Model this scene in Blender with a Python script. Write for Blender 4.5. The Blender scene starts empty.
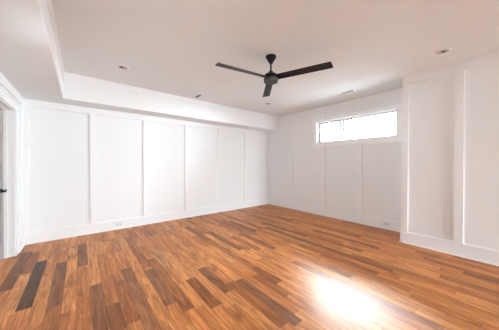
import bpy, bmesh, math, random
from mathutils import Vector, Matrix
R = math.radians
C = bpy.context.scene.collection

# ------------------------------------------------------------------ camera
def make_camera():
    cam = bpy.data.cameras.new('camera'); o = bpy.data.objects.new('camera', cam); C.objects.link(o)
    cam.sensor_width = 36.0; cam.sensor_fit = 'HORIZONTAL'; cam.lens = 207.65 / 499 * 36
    cam.clip_start = 0.05
    y, p, r = R(39.269), R(-0.347), R(0.137)
    fw = Vector((math.sin(y)*math.cos(p), math.cos(y)*math.cos(p), math.sin(p)))
    rt = Vector((math.cos(y), -math.sin(y), 0)); up = rt.cross(fw)
    rt2 = rt*math.cos(r) + up*math.sin(r); up2 = up*math.cos(r) - rt*math.sin(r)
    m = Matrix((rt2, up2, -fw)).transposed().to_4x4(); m.translation = (0, 0, 1.2994)
    o.matrix_world = m
    bpy.context.scene.camera = o
make_camera()

# ------------------------------------------------------------------ world, sun, exposure
SKY = 72.0; SUN = 38.0; EXPOSURE = 0.45
sc = bpy.context.scene
w = bpy.data.worlds.new('sky'); sc.world = w; w.use_nodes = True
nt = w.node_tree; bg = nt.nodes['Background']
bg.inputs[0].default_value = (0.82, 0.91, 1.0, 1); bg.inputs[1].default_value = SKY
sun = bpy.data.lights.new('sun', 'SUN'); so = bpy.data.objects.new('sun', sun); C.objects.link(so)
sun.energy = SUN; sun.angle = R(19); sun.color = (0.86, 0.94, 1.0)
sd = Vector((2.66, 0.78, 0)) - Vector((4.8, 2.15, 2.1))
so.rotation_euler = sd.to_track_quat('-Z', 'Y').to_euler(); so.location = (9, 5, 7)
vs = sc.view_settings; vs.view_transform = 'Standard'; vs.look = 'None'; vs.gamma = 1
vs.use_curve_mapping = False; vs.exposure = EXPOSURE
sc.cycles.max_bounces = 12; sc.cycles.diffuse_bounces = 8
sc.cycles.sample_clamp_indirect = 6

def portal(name, loc, to, sx, sy):
    l = bpy.data.lights.new(name, 'AREA'); o = bpy.data.objects.new(name, l); C.objects.link(o)
    l.shape = 'RECTANGLE'; l.size = sx; l.size_y = sy; l.cycles.is_portal = True
    o.location = loc; o.rotation_euler = Vector(to).to_track_quat('-Z', 'Y').to_euler()
    return o

# ------------------------------------------------------------------ room dimensions
D, W, L, B = 4.8303, 4.7507, -0.7077, 4.1635      # back, window wall, left, near right wall
H, ZS, SY, SX, BY = 2.74, 2.3216, 4.3962, -0.2061, 1.070
F = -4.4                                          # wall behind the camera
portal('window_portal', (W+0.17, 2.185, 2.11), (-1, 0, 0), 1.74, 0.52)
portal('left_portal', (L-0.14, 2.3, 1.875), (1, 0, 0), 0.5, 0.5)
portal('rear_portal', (3.575, F-0.14, 1.1), (0, 1, 0), 1.15, 2.15)

# ------------------------------------------------------------------ materials
def mat(name, col, rough=0.5, spec=0.5, metal=0.0, noise=0.0, nscale=3.0, bump=0.0, coat=0.0):
    m = bpy.data.materials.new(name); m.use_nodes = True; n = m.node_tree.nodes; l = m.node_tree.links
    b = n['Principled BSDF']
    b.inputs['Roughness'].default_value = rough; b.inputs['Metallic'].default_value = metal
    b.inputs['Specular IOR Level'].default_value = spec; b.inputs['Coat Weight'].default_value = coat
    tc = n.new('ShaderNodeTexCoord'); tx = n.new('ShaderNodeTexNoise'); tx.inputs['Scale'].default_value = nscale
    tx.inputs['Detail'].default_value = 4
    l.new(tc.outputs['Object'], tx.inputs['Vector'])
    mx = n.new('ShaderNodeMix'); mx.data_type = 'RGBA'
    mx.inputs[6].default_value = (*[c*(1-noise) for c in col], 1); mx.inputs[7].default_value = (*[min(1, c*(1+noise)) for c in col], 1)
    l.new(tx.outputs['Fac'], mx.inputs[0]); l.new(mx.outputs[2], b.inputs['Base Color'])
    if bump:
        bp = n.new('ShaderNodeBump'); bp.inputs['Strength'].default_value = bump; bp.inputs['Distance'].default_value = 0.002
        t2 = n.new('ShaderNodeTexNoise'); t2.inputs['Scale'].default_value = 180
        l.new(tc.outputs['Object'], t2.inputs['Vector']); l.new(t2.outputs['Fac'], bp.inputs['Height']); l.new(bp.outputs['Normal'], b.inputs['Normal'])
    return m

M_WALL = mat('white_wall_paint', (0.845, 0.86, 0.865), 0.55, 0.3, noise=0.01, nscale=2, bump=0.08)
M_TRIM = mat('white_trim_paint', (0.87, 0.87, 0.875), 0.38, 0.45, noise=0.01, nscale=2)
M_CEIL = mat('flat_ceiling_paint', (0.82, 0.845, 0.85), 0.9, 0.1, noise=0.01, nscale=2, bump=0.1)
M_CASE = mat('trim_paint_with_glow', (0.93, 0.93, 0.93), 0.4, 0.5)  # trim white lightened; blown-out glow around the window put into its colour
M_PLATE = mat('white_plastic', (0.78, 0.78, 0.79), 0.4, 0.5)
M_SLOT = mat('dark_slot', (0.03, 0.03, 0.03), 0.6)
M_BLACK = mat('matte_black_metal', (0.006, 0.006, 0.006), 0.55, 0.25, noise=0.1, nscale=20)
M_BLADE = mat('black_blade', (0.010, 0.010, 0.010), 0.45, 0.35, noise=0.1, nscale=8)
M_GREYM = mat('lit_drum_black', (0.04, 0.04, 0.04), 0.4, 0.5, metal=0.0)  # the fan's black made lighter, light on the drum put into its colour
M_DOOR = mat('greige_door_paint', (0.36, 0.33, 0.31), 0.45, noise=0.02)
M_VINYL = mat('white_vinyl', (0.82, 0.82, 0.83), 0.35)
M_GASKET = mat('grey_gasket', (0.30, 0.31, 0.33), 0.5)
M_CONC = mat('pale_concrete', (0.78, 0.78, 0.77), 0.9, noise=0.06, nscale=6)
M_OUTW = mat('black_railing_paint', (0.005, 0.005, 0.005), 0.9, 0.02)
M_BAFFLE = mat('grey_baffle', (0.20, 0.19, 0.18), 0.5)
M_LENS = mat('frosted_lens', (0.60, 0.59, 0.58), 0.25, 0.6)
M_EYE = mat('dark_eye', (0.06, 0.055, 0.05), 0.35, 0.6)

def glass_mat():
    m = bpy.data.materials.new('window_glass'); m.use_nodes = True; n = m.node_tree.nodes; l = m.node_tree.links
    n.clear(); out = n.new('ShaderNodeOutputMaterial'); t = n.new('ShaderNodeBsdfTransparent'); g = n.new('ShaderNodeBsdfGlossy')
    g.inputs['Roughness'].default_value = 0.02; t.inputs[0].default_value = (0.96, 0.98, 0.97, 1)
    fr = n.new('ShaderNodeFresnel'); fr.inputs[0].default_value = 1.45; mx = n.new('ShaderNodeMixShader')
    l.new(fr.outputs[0], mx.inputs[0]); l.new(t.outputs[0], mx.inputs[1]); l.new(g.outputs[0], mx.inputs[2]); l.new(mx.outputs[0], out.inputs[0])
    return m
M_GLASS = glass_mat()

def floor_mat():
    m = bpy.data.materials.new('oak_boards'); m.use_nodes = True; n = m.node_tree.nodes; l = m.node_tree.links
    b = n['Principled BSDF']
    at = n.new('ShaderNodeAttribute'); at.attribute_name = 'board'
    uv = n.new('ShaderNodeUVMap'); uv.uv_map = 'grain'
    def mapn(s):
        mp = n.new('ShaderNodeMapping'); mp.inputs['Scale'].default_value = s; l.new(uv.outputs[0], mp.inputs[0]); return mp
    def noise(s, d=5, dist=0.0, r=0.55):
        t = n.new('ShaderNodeTexNoise'); t.inputs['Scale'].default_value = 1; t.inputs['Detail'].default_value = d
        t.inputs['Distortion'].default_value = dist; t.inputs['Roughness'].default_value = r
        l.new(mapn(s).outputs[0], t.inputs['Vector']); return t
    def ramp(src, a, ca, bb, cb):
        r_ = n.new('ShaderNodeValToRGB'); e = r_.color_ramp.elements
        e[0].position = a; e[0].color = (*ca, 1); e[1].position = bb; e[1].color = (*cb, 1); l.new(src, r_.inputs[0]); return r_
    def mul(a, bsock):
        x = n.new('ShaderNodeMix'); x.data_type = 'RGBA'; x.blend_type = 'MULTIPLY'; x.inputs[0].default_value = 1
        l.new(a, x.inputs[6]); l.new(bsock, x.inputs[7]); return x.outputs[2]
    fine = noise((150, 5, 1), 4); soft = noise((18, 2.2, 1), 5, 1.2); cath = noise((45, 1.4, 1), 3, 2.0)
    c = mul(at.outputs['Color'], ramp(fine.outputs['Fac'], 0.3, (0.74, 0.70, 0.66), 0.65, (1.06, 1.06, 1.06)).outputs[0])
    c = mul(c, ramp(soft.outputs['Fac'], 0.32, (0.60, 0.53, 0.48), 0.66, (1.22, 1.24, 1.26)).outputs[0])
    c = mul(c, ramp(cath.outputs['Fac'], 0.38, (0.86, 0.82, 0.78), 0.58, (1.04, 1.04, 1.04)).outputs[0])
    # small knots
    vo = n.new('ShaderNodeTexVoronoi'); vo.inputs['Scale'].default_value = 1; l.new(mapn((3.4, 1.3, 1)).outputs[0], vo.inputs['Vector'])
    c = mul(c, ramp(vo.outputs['Distance'], 0.02, (0.30, 0.22, 0.18), 0.075, (1, 1, 1)).outputs[0])
    l.new(c, b.inputs['Base Color'])
    rr = n.new('ShaderNodeMapRange'); rr.inputs[1].default_value = 0.3; rr.inputs[2].default_value = 0.7
    rr.inputs[3].default_value = 0.34; rr.inputs[4].default_value = 0.50
    l.new(fine.outputs['Fac'], rr.inputs[0]); l.new(rr.outputs[0], b.inputs['Roughness'])
    b.inputs['Specular IOR Level'].default_value = 0.26
    b.inputs['Coat Weight'].default_value = 0.08; b.inputs['Coat Roughness'].default_value = 0.34
    bp = n.new('ShaderNodeBump'); bp.inputs['Strength'].default_value = 0.35; bp.inputs['Distance'].default_value = 0.003
    l.new(soft.outputs['Fac'], bp.inputs['Height']); l.new(bp.outputs[0], b.inputs['Normal'])
    return m
M_FLOOR = floor_mat()
M_GAP = mat('board_gap', (0.05, 0.025, 0.015), 0.8)

# ------------------------------------------------------------------ mesh helpers
def add_box(bm, a, b, bev=0.0):
    x0, y0, z0 = [min(p, q) for p, q in zip(a, b)]; x1, y1, z1 = [max(p, q) for p, q in zip(a, b)]
    r = bmesh.ops.create_cube(bm, size=1)
    bmesh.ops.scale(bm, vec=(x1-x0, y1-y0, z1-z0), verts=r['verts'])
    bmesh.ops.translate(bm, vec=((x0+x1)/2, (y0+y1)/2, (z0+z1)/2), verts=r['verts'])
    if bev:
        es = list({e for v in r['verts'] for e in v.link_edges})
        bmesh.ops.bevel(bm, geom=es, offset=bev, segments=2, affect='EDGES', profile=0.7)
def add_lathe(bm, prof, n=40, c=(0, 0, 0)):
    rings = []
    for r, z in prof:
        if r < 1e-6: rings.append([bm.verts.new((c[0], c[1], c[2]+z))])
        else: rings.append([bm.verts.new((c[0]+r*math.cos(2*math.pi*i/n), c[1]+r*math.sin(2*math.pi*i/n), c[2]+z)) for i in range(n)])
    for a, b in zip(rings, rings[1:]):
        for i in range(n):
            j = (i+1) % n
            if len(a) == 1 and len(b) == 1: continue
            if len(a) == 1: f = (a[0], b[j], b[i])
            elif len(b) == 1: f = (a[i], a[j], b[0])
            else: f = (a[i], a[j], b[j], b[i])
            bm.faces.new(f)
def obj(name, bm, m, parent=None, smooth=False, kind=None, loc=None):
    bmesh.ops.recalc_face_normals(bm, faces=bm.faces)
    me = bpy.data.meshes.new(name); bm.to_mesh(me); bm.free()
    me.materials.append(m)
    if smooth:
        for p in me.polygons: p.use_smooth = True
        me.set_sharp_from_angle(angle=R(35))
    o = bpy.data.objects.new(name, me); C.objects.link(o)
    if parent: o.parent = parent
    if kind: o['kind'] = kind
    if loc: o.location = loc
    return o
def boxes(name, bs, m, parent=None, bev=0.0, kind=None):
    bm = bmesh.new()
    for a, b in bs: add_box(bm, a, b, bev)
    return obj(name, bm, m, parent, kind=kind)
def struct(name, bs, m, bev=0.0): return boxes(name, bs, m, bev=bev, kind='structure')
def thing(name, label, cat, loc=(0, 0, 0), rz=0, group=None):
    o = bpy.data.objects.new(name, None); C.objects.link(o); o.location = loc; o.rotation_euler = (0, 0, rz)
    o['label'] = label; o['category'] = cat; o.empty_display_size = 0.1
    if group: o['group'] = group
    return o
def dup(root, loc, rz, label):
    def cp(o, par):
        c = o.copy(); C.objects.link(c)
        if par: c.parent = par
        for ch in o.children: cp(ch, c)
        return c
    r = cp(root, None); r.location = loc; r.rotation_euler = (0, 0, rz); r['label'] = label
    return r

# ------------------------------------------------------------------ floor of individual boards (one surface)
def build_floor():
    rng = random.Random(11)
    PW = 0.104; x = L - 0.15; x1 = W + 0.15; y0, y1 = F - 0.1, D + 0.1
    shades = [((0.47, 0.205, 0.090), 5), ((0.53, 0.250, 0.118), 5), ((0.42, 0.175, 0.074), 4), ((0.57, 0.285, 0.142), 3),
              ((0.32, 0.128, 0.054), 3), ((0.25, 0.098, 0.042), 1), ((0.50, 0.215, 0.093), 4)]
    pool = [s for s, k in shades for _ in range(k)]
    DK, MD, LT, GR = (0.105, 0.042, 0.019), (0.23, 0.085, 0.032), (0.50, 0.26, 0.10), (0.18, 0.070, 0.032)
    # boards that stand out in the photograph: x, y0, y1, colour
    special = [(-0.42, 2.69, 3.87, DK), (-0.13, 2.57, 3.66, (0.22, 0.085, 0.034)), (0.115, 1.95, 2.76, (0.22, 0.085, 0.034)),
               (0.40, 1.72, 2.95, MD), (0.49, 1.72, 2.9, (0.33, 0.135, 0.06)), (0.66, 1.94, 2.74, (0.23, 0.09, 0.035)), (0.85, 2.61, 3.33, LT),
               (1.33, 1.05, 1.87, GR), (1.88, 2.50, 3.54, GR), (1.15, 1.76, 2.37, MD), (-0.62, 3.2, 4.4, (0.18, 0.070, 0.030)),
               (2.30, 2.2, 3.1, MD), (2.9, 1.9, 3.0, (0.2, 0.1, 0.06)), (3.6, 1.2, 2.3, (0.19, 0.09, 0.05)), (3.2, 2.6, 3.4, LT),
               (0.06, 3.4, 4.2, MD), (2.6, 3.0, 3.9, MD)]
    bm = bmesh.new(); ul = bm.loops.layers.uv.new('grain'); cl = bm.loops.layers.float_color.new('board')
    row = 0; used = set()
    while x < x1:
        xa, xb = x, x+PW; segs = []
        y = y0 - rng.random()*0.9
        while y < y1:
            ln = rng.choice([0.45, 0.6, 0.75, 0.9, 1.1, 1.3]) * rng.uniform(0.9, 1.1)
            c = rng.choice(pool); v = rng.uniform(0.92, 1.08); c = (c[0]*1.14, c[1]*0.98, c[2]*0.62); segs.append([y, y+ln, tuple(k*v for k in c)]); y += ln
        for i, (sx, sa, sb, sc_) in enumerate(special):
            if i not in used and xa <= sx < xb:
                used.add(i); out = []
                for a, b, c in segs:
                    if b <= sa or a >= sb: out.append([a, b, c]); continue
                    if a < sa: out.append([a, sa, c])
                    if b > sb: out.append([sb, b, c])
                out.append([sa, sb, sc_ if sc_ is DK else tuple(0.72*p + 0.28*q for p, q in zip(sc_, (0.42, 0.16, 0.045)))]); segs = out
        for a, b, c in segs:
            a2, b2 = max(a, y0), min(b, y1)
            if b2 - a2 < 0.02: continue
            g = 0.0007
            vs_ = [bm.verts.new(p) for p in ((xa+g, a2+g, 0), (xb-g, a2+g, 0), (xb-g, b2-g, 0), (xa+g, b2-g, 0))]
            f = bm.faces.new(vs_); ox, oy = rng.uniform(0, 50), rng.uniform(0, 50)
            for lp in f.loops:
                lp[ul].uv = (lp.vert.co.x - xa + ox, lp.vert.co.y - a + oy); lp[cl] = (*c, 1)
        x = xb; row += 1
    # gap surface and slab below the boards
    for f in bm.faces: f.material_index = 0
    before = set(bm.faces); add_box(bm, (L-0.15, y0, -0.12), (W+0.15, y1, -0.002))
    for f in bm.faces:
        if f not in before: f.material_index = 1
    me = bpy.data.meshes.new('floor'); bm.to_mesh(me); bm.free()
    me.materials.append(M_FLOOR); me.materials.append(M_GAP)
    o = bpy.data.objects.new('floor', me); C.objects.link(o); o['kind'] = 'structure'
build_floor()

# ------------------------------------------------------------------ ceiling and dropped soffits
struct('ceiling', [((L-0.15, F-0.15, H), (W+0.15, D+0.15, H+0.12))], M_CEIL)
bm = bmesh.new()   # L-shaped soffit along the left and back walls, one solid
pts = [(L-0.02, F), (SX, F), (SX, SY), (W, SY), (W, D+0.02), (L-0.02, D+0.02)]
vb = [bm.verts.new((x, y, ZS)) for x, y in pts]; bm.faces.new(vb)
ex = bmesh.ops.extrude_face_region(bm, geom=bm.faces[:])
bmesh.ops.translate(bm, vec=(0, 0, H-ZS), verts=[v for v in ex['geom'] if isinstance(v, bmesh.types.BMVert)])
obj('ceiling_soffit', bm, M_CEIL, kind='structure')
T = 0.016
struct('trim_1', [((SX, F, 2.585), (SX+T, SY, H)), ((SX, F, 2.60), (SX+T+0.008, SY, 2.612))], M_TRIM)                       # upper fascia, left soffit
struct('trim_2', [((SX+T, SY-T, 2.60), (W, SY, H))], M_TRIM)   # upper fascia, back soffit
struct('trim_3', [((SX, F, ZS), (SX+0.010, SY, 2.585)), ], M_TRIM)
struct('trim_4', [((SX+0.010, SY-0.010, ZS), (W, SY, 2.60))], M_TRIM)

# ------------------------------------------------------------------ walls
BH = 0.190; TB = 0.022
def wall(name, bs): return struct(name, bs, M_WALL)
# back wall
wb = wall('wall_back', [((L-0.15, D, 0), (W+0.15, D+0.15, H))])
for x0, x1 in [(L, L+0.078)] + [(q, q+0.090) for q in (0.148, 1.040, 1.945, 2.855, 3.745)] + [(W-0.09, W)]:
    boxes('batten', [((x0, D-TB, BH), (x1, D, 2.207))], M_TRIM, wb, bev=0.0015)
boxes('top_rail', [((L, D-TB, 2.207), (W, D, ZS))], M_TRIM, wb)
# window wall with opening
OY0, OY1, OZ0, OZ1 = 1.310, 3.060, 1.835, 2.372
wr = wall('wall_right', [((W, BY-0.02, 0), (W+0.15, D, OZ0)), ((W, BY-0.02, OZ1), (W+0.15, D, H)),
                         ((W, BY-0.02, OZ0), (W+0.15, OY0, OZ1)), ((W, OY1, OZ0), (W+0.15, D, OZ1))])
RT = 2.578
for yc in (4.75, 3.868, 2.852, 1.975):
    y0, y1 = (4.725, D-TB) if yc == 4.75 else (yc-0.042, yc+0.042)
    top = RT if yc > 3.5 else 1.760
    boxes('batten', [((W-TB, y0, BH), (W, y1, top if yc < 4 else ZS))], M_TRIM, wr, bev=0.0015)
for yc in (2.852, 1.975): boxes('batten', [((W-TB, yc-0.042, 2.449), (W, yc+0.042, RT))], M_TRIM, wr, bev=0.0015)
boxes('top_rail', [((W-TB, BY, RT), (W, SY, H))], M_TRIM, wr)
# near right wall projecting into the room
wn = wall('wall_right_near', [((B, -0.40, 0), (W+0.15, BY, H)), ((B, F-0.15, 0), (B+0.15, -0.40, H))])
for y0, y1 in ((BY-0.085, BY), (0.352, 0.447), (-0.38, -0.285)):
    boxes('batten', [((B-TB, y0, BH), (B, y1, 2.60))], M_TRIM, wn, bev=0.0015)
boxes('top_rail', [((B-TB, F, 2.60), (B, BY, H))], M_TRIM, wn)
# left wall with door opening
DY0, DY1, DZ = 3.520, 4.330, 2.045
wl = wall('wall_left', [((L-0.15, F, 0), (L, 2.1, H)), ((L-0.15, 2.5, 0), (L, DY0, H)), ((L-0.15, 2.1, 0), (L, 2.5, 1.65)), ((L-0.15, 2.1, 2.1), (L, 2.5, H)), ((L-0.15, DY1, 0), (L, D, H)), ((L-0.15, DY0, DZ), (L, DY1, H))])
boxes('batten', [((L, D-0.10, BH), (L+TB, D-TB, 2.207))], M_TRIM, wl, bev=0.0015)
boxes('top_rail', [((L, F, 2.207), (L+TB, D-TB, ZS))], M_TRIM, wl)
for y in (0.7, -0.2, -1.1, -2.0): boxes('batten', [((L, y, BH), (L+TB, y+0.09, 2.207))], M_TRIM, wl)
f3 = struct('fill_opening_left', [((L-0.11, 2.1, 1.65), (L-0.04, 2.13, 2.1)), ((L-0.11, 2.47, 1.65), (L-0.04, 2.5, 2.1)), ((L-0.11, 2.13, 1.65), (L-0.04, 2.47, 1.68)),
                         ((L-0.11, 2.13, 2.07), (L-0.04, 2.47, 2.1))], M_VINYL)  # unseen small window, added to brighten the window wall opposite
boxes('pane', [((L-0.08, 2.13, 1.68), (L-0.074, 2.47, 2.07))], M_GLASS, f3)
struct('trim_9', [((L, 2.02, 1.57), (L+0.02, 2.1, 2.18)), ((L, 2.5, 1.57), (L+0.02, 2.58, 2.18)), ((L, 2.1, 1.57), (L+0.02, 2.5, 1.65)), ((L, 2.1, 2.1), (L+0.02, 2.5, 2.18))], M_TRIM)  # casing of the added left window
# wall behind the camera; unseen glazed patio opening added for fill daylight
wall('wall_front', [((L-0.15, F-0.15, 0), (3.05, F, H)), ((4.1, F-0.15, 0), (W+0.15, F, H)), ((3.05, F-0.15, 2.15), (4.1, F, H))])
f3 = struct('fill_opening_rear', [((3.05, F-0.11, 0), (3.11, F-0.04, 2.15)), ((4.04, F-0.11, 0), (4.1, F-0.04, 2.15)), ((3.11, F-0.11, 2.09), (4.04, F-0.04, 2.15)),
                         ((3.11, F-0.11, 0), (4.04, F-0.04, 0.05)), ((3.535, F-0.11, 0.05), (3.615, F-0.04, 2.09))], M_VINYL)
boxes('pane', [((3.11, F-0.08, 0.05), (3.535, F-0.074, 2.09))], M_GLASS, f3)
boxes('pane', [((3.615, F-0.08, 0.05), (4.04, F-0.074, 2.09))], M_GLASS, f3)
struct('porch_ground', [((-14, F-0.15, -0.12), (L-0.15, 12, 0.0)), ((B+0.15, F-0.15, -0.12), (B+9, 0.3, 0.0)), ((-4, F-8, -0.12), (B+9, F-0.15, 0.0))], M_CONC)
# baseboards: board, cap bead and shoe
def base(name, segs):
    bs = []
    for (ax, ay), (bx_, by_), (nx, ny) in segs:
        def strip(t, z0, z1): bs.append(((ax, ay, z0), (bx_ + nx*t, by_ + ny*t, z1)))
        strip(0.022, 0, BH-0.014); strip(0.016, BH-0.014, BH); strip(0.034, 0, 0.018)
    return struct(name, bs, M_TRIM)
base('baseboard_back', [((L, D), (W, D), (0, -1))])
base('baseboard_right', [((W, BY), (W, D-0.022), (-1, 0))])
base('baseboard_right_near', [((B, F), (B, BY), (-1, 0)), ((B-0.0, BY), (W, BY), (0, 1))])
base('baseboard_left', [((L, 4.445), (L, D-0.022), (1, 0)), ((L, F), (L, 3.405), (1, 0))])

# ------------------------------------------------------------------ door on the left
CZ = DZ
struct('trim_6', [((L, DY1, 0), (L+0.020, DY1+0.112, CZ+0.115)), ((L, DY0-0.112, 0), (L+0.020, DY0, CZ+0.115)), ((L, DY0, CZ), (L+0.020, DY1, CZ+0.115)),
                  ((L, DY1+0.085, 0), (L+0.030, DY1+0.114, CZ+0.118)), ((L, DY0-0.114, CZ+0.09), (L+0.030, DY1+0.114, CZ+0.118))], M_TRIM, bev=0.002)
struct('trim_7', [((L-0.15, DY1-0.012, 0), (L+0.004, DY1, CZ)), ((L-0.15, DY0, 0), (L+0.004, DY0+0.012, CZ)), ((L-0.15, DY0, CZ-0.012), (L+0.004, DY1, CZ)),
                  ((L-0.098, DY1-0.026, 0), (L-0.064, DY1-0.012, CZ-0.012)), ((L-0.098, DY0+0.012, 0), (L-0.064, DY0+0.026, CZ-0.012)),
                  ((L-0.098, DY0+0.012, CZ-0.026), (L-0.064, DY1-0.012, CZ-0.012))], M_TRIM)
XD = L-0.100
dr = struct('door_1', [((XD-0.026, DY0+0.015, 0.008), (XD-0.012, DY1-0.016, CZ-0.016)),
                       ((XD-0.040, DY0+0.015, 0.008), (XD, DY0+0.125, CZ-0.016)), ((XD-0.040, DY1-0.126, 0.008), (XD, DY1-0.016, CZ-0.016)),
                       ((XD-0.040, DY0+0.125, 0.008), (XD, DY1-0.126, 0.22)), ((XD-0.040, DY0+0.125, 1.9), (XD, DY1-0.126, CZ-0.016)),
                       ((XD-0.040, DY0+0.125, 0.95), (XD, DY1-0.126, 1.07))], M_DOOR)
bm = bmesh.new(); add_lathe(bm, [(0, 0), (0.031, 0), (0.031, 0.006), (0.027, 0.011), (0.011, 0.013), (0.011, 0.045), (0, 0.045)], 28)
bmesh.ops.rotate(bm, verts=bm.verts, cent=(0, 0, 0), matrix=Matrix.Rotation(R(90), 3, 'Y'))
add_box(bm, (0.034, -0.115, -0.014), (0.052, 0.014, 0.014), 0.004)
obj('door_handle', bm, M_BLACK, dr, True, loc=(XD, DY1-0.125, 0.932))

# ------------------------------------------------------------------ window
struct('trim_8', [((W-0.024, OY1, OZ0-0.07), (W, OY1+0.088, OZ1+0.078)), ((W-0.024, OY0-0.088, OZ0-0.07), (W, OY0, OZ1+0.078)),
                  ((W-0.024, OY0, OZ1), (W, OY1, OZ1+0.078)), ((W-0.024, OY0, OZ0-0.07), (W, OY1, OZ0)),
                  ((W-0.020, BY, OZ0-0.105), (W, OY1+0.10, OZ0-0.07))], M_CASE, bev=0.0015)
XR = W+0.10
wn1 = struct('window_1', [((W-0.002, OY1-0.008, OZ0), (XR+0.05, OY1, OZ1)), ((W-0.002, OY0, OZ0), (XR+0.05, OY0+0.008, OZ1)),
                   ((W-0.002, OY0, OZ1-0.008), (XR+0.05, OY1, OZ1)), ((W-0.002, OY0, OZ0), (XR+0.05, OY1, OZ0+0.008))], M_TRIM)
a0, a1, b0, b1 = OY0+0.008, OY1-0.008, OZ0+0.008, OZ1-0.008
def ring(x0, x1, y0, y1, z0, z1, t):
    return [((x0, y0, z0), (x1, y1, z0+t)), ((x0, y0, z1-t), (x1, y1, z1)), ((x0, y0, z0+t), (x1, y0+t, z1-t)), ((x0, y1-t, z0+t), (x1, y1, z1-t))]
fr = boxes('window_frame', ring(XR, XR+0.045, a0, a1, b0, b1, 0.026), M_VINYL, wn1)
boxes('gasket', ring(XR-0.003, XR+0.02, a0+0.024, a1-0.024, b0+0.024, b1-0.024, 0.013), M_GASKET, fr)
boxes('pane', [((XR+0.018, a0+0.026, b0+0.026), (XR+0.024, a1-0.026, b1-0.026))], M_GLASS, wn1)

# ------------------------------------------------------------------ outside the window: window-well kerb, deck edge and railing
struct('ground', [((W+0.15, 0.3, 1.50), (24, 14, 1.60)), ((W+0.15, 0.3, -0.1), (B+9, 0.4, 1.5))], M_CONC)
rl = thing('deck_railing', 'thin baluster railing standing outside beyond the high window', 'railing', (6.6, 0, 1.60))
rx = 0.0
boxes('post', [((rx-0.02, 3.01, 0), (rx+0.02, 3.05, 1.26))], M_OUTW, rl)
boxes('post', [((rx-0.02, 5.28, 0), (rx+0.02, 5.32, 1.26))], M_OUTW, rl)
boxes('bottom_rail', [((rx-0.03, 3.05, 0.775), (rx+0.03, 5.28, 0.825))], M_OUTW, rl)
boxes('top_rail', [((rx-0.05, 2.98, 1.22), (rx+0.05, 5.35, 1.27))], M_OUTW, rl)
for i in range(19):
    y = 3.05 + (i+1)*0.1115
    boxes('baluster', [((rx-0.025, y-0.025, 0.825), (rx+0.025, y+0.025, 1.22))], M_OUTW, rl)

# ------------------------------------------------------------------ wall plates
def outlet(label, loc, rz):
    t = thing('outlet', label, 'electrical outlet', loc, rz, None)
    boxes('cover_plate', [((-0.058, -0.006, -0.036), (0.058, 0, 0.036))], M_PLATE, t, bev=0.0015)
    for s in (-1, 1):
        f = boxes('receptacle', [((s*0.027-0.017, -0.009, -0.015), (s*0.027+0.017, -0.005, 0.015))], M_PLATE, t, bev=0.001)
        boxes('slot', [((s*0.027-0.009, -0.0096, 0.002), (s*0.027+0.008, -0.0085, 0.006)), ((s*0.027-0.009, -0.0096, -0.008), (s*0.027+0.008, -0.0085, -0.004))], M_SLOT, f)
    return t
outlet('white sideways outlet set into the baseboard of the long left wall', (0.594, D-0.022, 0.100), 0)
outlet('white sideways outlet set into the baseboard below the window', (W-0.022, 1.466, 0.115), R(-90))
def blank(label, loc):
    t = thing('wall_plate', label, 'wall plate', loc)
    boxes('cover_plate', [((-0.036, -0.004, -0.058), (0.036, 0, 0.058))], M_WALL, t, bev=0.0015)
    boxes('insert', [((-0.017, -0.0055, -0.034), (0.017, -0.003, 0.034))], M_WALL, t, bev=0.001)
blank('small white wall plate on the paneled wall, the one farther from the window corner', (1.690, D, 1.67))
blank('small white wall plate on the paneled wall, the one nearer the window corner', (2.560, D, 1.66))

# ------------------------------------------------------------------ ceiling fixtures
def downlight(label, loc, rz):
    t = thing('recessed_light', label, 'ceiling light', loc, rz, 'recessed ceiling lights')
    bm = bmesh.new(); add_lathe(bm, [(0.062, -0.006), (0.070, -0.012), (0.090, -0.008), (0.097, 0.0), (0.062, 0.0), (0.062, -0.006)], 40)
    obj('trim_ring', bm, M_TRIM, t, True)
    bm = bmesh.new(); add_lathe(bm, [(0.064, -0.0085), (0.048, -0.003), (0.0, -0.002)], 40)
    obj('baffle', bm, M_LENS, t, True)
    bm = bmesh.new(); bmesh.ops.create_uvsphere(bm, u_segments=20, v_segments=12, radius=0.021)
    bmesh.ops.scale(bm, vec=(1.15, 0.8, 0.4), verts=bm.verts); bmesh.ops.translate(bm, vec=(-0.012, 0, -0.006), verts=bm.verts)
    obj('lamp_eye', bm, M_EYE, t, True)
    return t
d0 = downlight('recessed ceiling light near the corner of the two soffits on the left', (0.498, 3.615, H), 0)
dup(d0, (3.585, 0.505, H), R(100), 'recessed ceiling light above the near right wall panels')
dup(d0, (3.486, 3.571, H), R(0), 'recessed ceiling light near the far corner, beyond the fan')

def vent(label, loc, rz):
    t = thing('ceiling_vent', label, 'air vent', loc, rz)
    bm = bmesh.new()
    for a, b in ((( -0.15, -0.065, -0.008), (0.15, -0.033, 0)), ((-0.15, 0.033, -0.008), (0.15, 0.065, 0)),
                 ((-0.15, -0.033, -0.008), (-0.115, 0.033, 0)), ((0.115, -0.033, -0.008), (0.15, 0.033, 0))): add_box(bm, a, b)
    obj('frame', bm, M_TRIM, t)
    boxes('backing', [((-0.115, -0.033, -0.002), (0.115, 0.033, 0))], M_SLOT, t)
    for y in (-0.02, 0.0, 0.02):
        bm = bmesh.new(); add_box(bm, (-0.115, y-0.004, -0.007), (0.115, y+0.004, -0.0055)); obj('slat', bm, M_BAFFLE, t)
    return t
v0 = vent('small rectangular ceiling vent close to the window wall', (4.145, 1.985, H), R(90))
dup(v0, (1.955, 4.12, H), R(90), 'small rectangular ceiling vent close to the long soffit')

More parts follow.
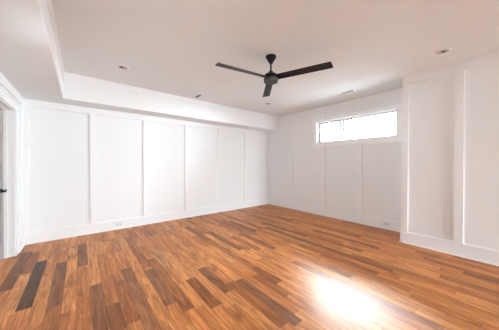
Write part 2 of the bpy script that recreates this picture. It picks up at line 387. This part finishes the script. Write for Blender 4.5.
# ------------------------------------------------------------------ ceiling fan
fan = thing('ceiling_fan', 'black three-blade ceiling fan hanging on a short rod', 'ceiling fan', (1.990, 1.985, H))
bm = bmesh.new(); add_lathe(bm, [(0, 0), (0.070, 0), (0.071, -0.010), (0.066, -0.022), (0.040, -0.062), (0.029, -0.082), (0.025, -0.090), (0, -0.090)], 40)
obj('canopy', bm, M_BLACK, fan, True)
bm = bmesh.new(); add_lathe(bm, [(0, -0.085), (0.0125, -0.085), (0.0125, -0.215), (0, -0.215)], 20); obj('rod', bm, M_BLACK, fan, True)
bm = bmesh.new(); add_lathe(bm, [(0, -0.195), (0.018, -0.195), (0.026, -0.200), (0.030, -0.222), (0.040, -0.232), (0.074, -0.242), (0.086, -0.254), (0.088, -0.302), (0, -0.302)], 40)
mot = obj('motor', bm, M_BLACK, fan, True)
bm = bmesh.new(); add_lathe(bm, [(0, -0.300), (0.093, -0.300), (0.095, -0.303), (0.095, -0.340), (0.091, -0.346), (0, -0.347)], 48)
obj('motor_drum', bm, M_GREYM, fan, True)
def blade_bm():
    bm = bmesh.new(); n = 14; top = []; bot = []; r0, r1 = 0.075, 0.772
    for i in range(n+1):
        u = i/n; r = r0+(r1-r0)*u; wd = 0.052 + 0.010*u
        tw = -R(14 - 4*u)
        row = []
        for s in (-1, -0.5, 0, 0.5, 1):
            yy = s*wd; th = 0.003; cam_ = 0.004*(1-s*s)
            row.append((r + (0.006*s if i == n else 0), yy*math.cos(tw), yy*math.sin(tw)+cam_, th))
        top.append([bm.verts.new((a, b, c+t)) for a, b, c, t in row]); bot.append([bm.verts.new((a, b, c-t)) for a, b, c, t in row])
    for i in range(n):
        for j in range(4):
            bm.faces.new((top[i][j], top[i+1][j], top[i+1][j+1], top[i][j+1])); bm.faces.new((bot[i][j], bot[i][j+1], bot[i+1][j+1], bot[i+1][j]))
        for j in (0, 4): bm.faces.new((top[i][j], bot[i][j], bot[i+1][j], top[i+1][j]))
    for i in (0, n):
        for j in range(4): bm.faces.new((top[i][j], top[i][j+1], bot[i][j+1], bot[i][j]))
    return bm
bl = obj('blade', blade_bm(), M_BLADE, fan, True)
iron_bm = bmesh.new(); add_box(iron_bm, (0.05, -0.028, -0.006), (0.150, 0.028, 0.004), 0.003)
bmesh.ops.rotate(iron_bm, verts=iron_bm.verts, cent=(0.1, 0, 0), matrix=Matrix.Rotation(R(-14), 3, 'X'))
ir = obj('blade_bracket', iron_bm, M_BLACK, bl, True)
ir.location = (0, 0, -0.004)
for k, a in enumerate((51, 171, 291)):
    o = bl if k == 0 else bl.copy()
    if k:
        C.objects.link(o); q = ir.copy(); C.objects.link(q); q.parent = o
    o.location = (0, 0, -0.290); o.rotation_euler = (0, 0, R(a))
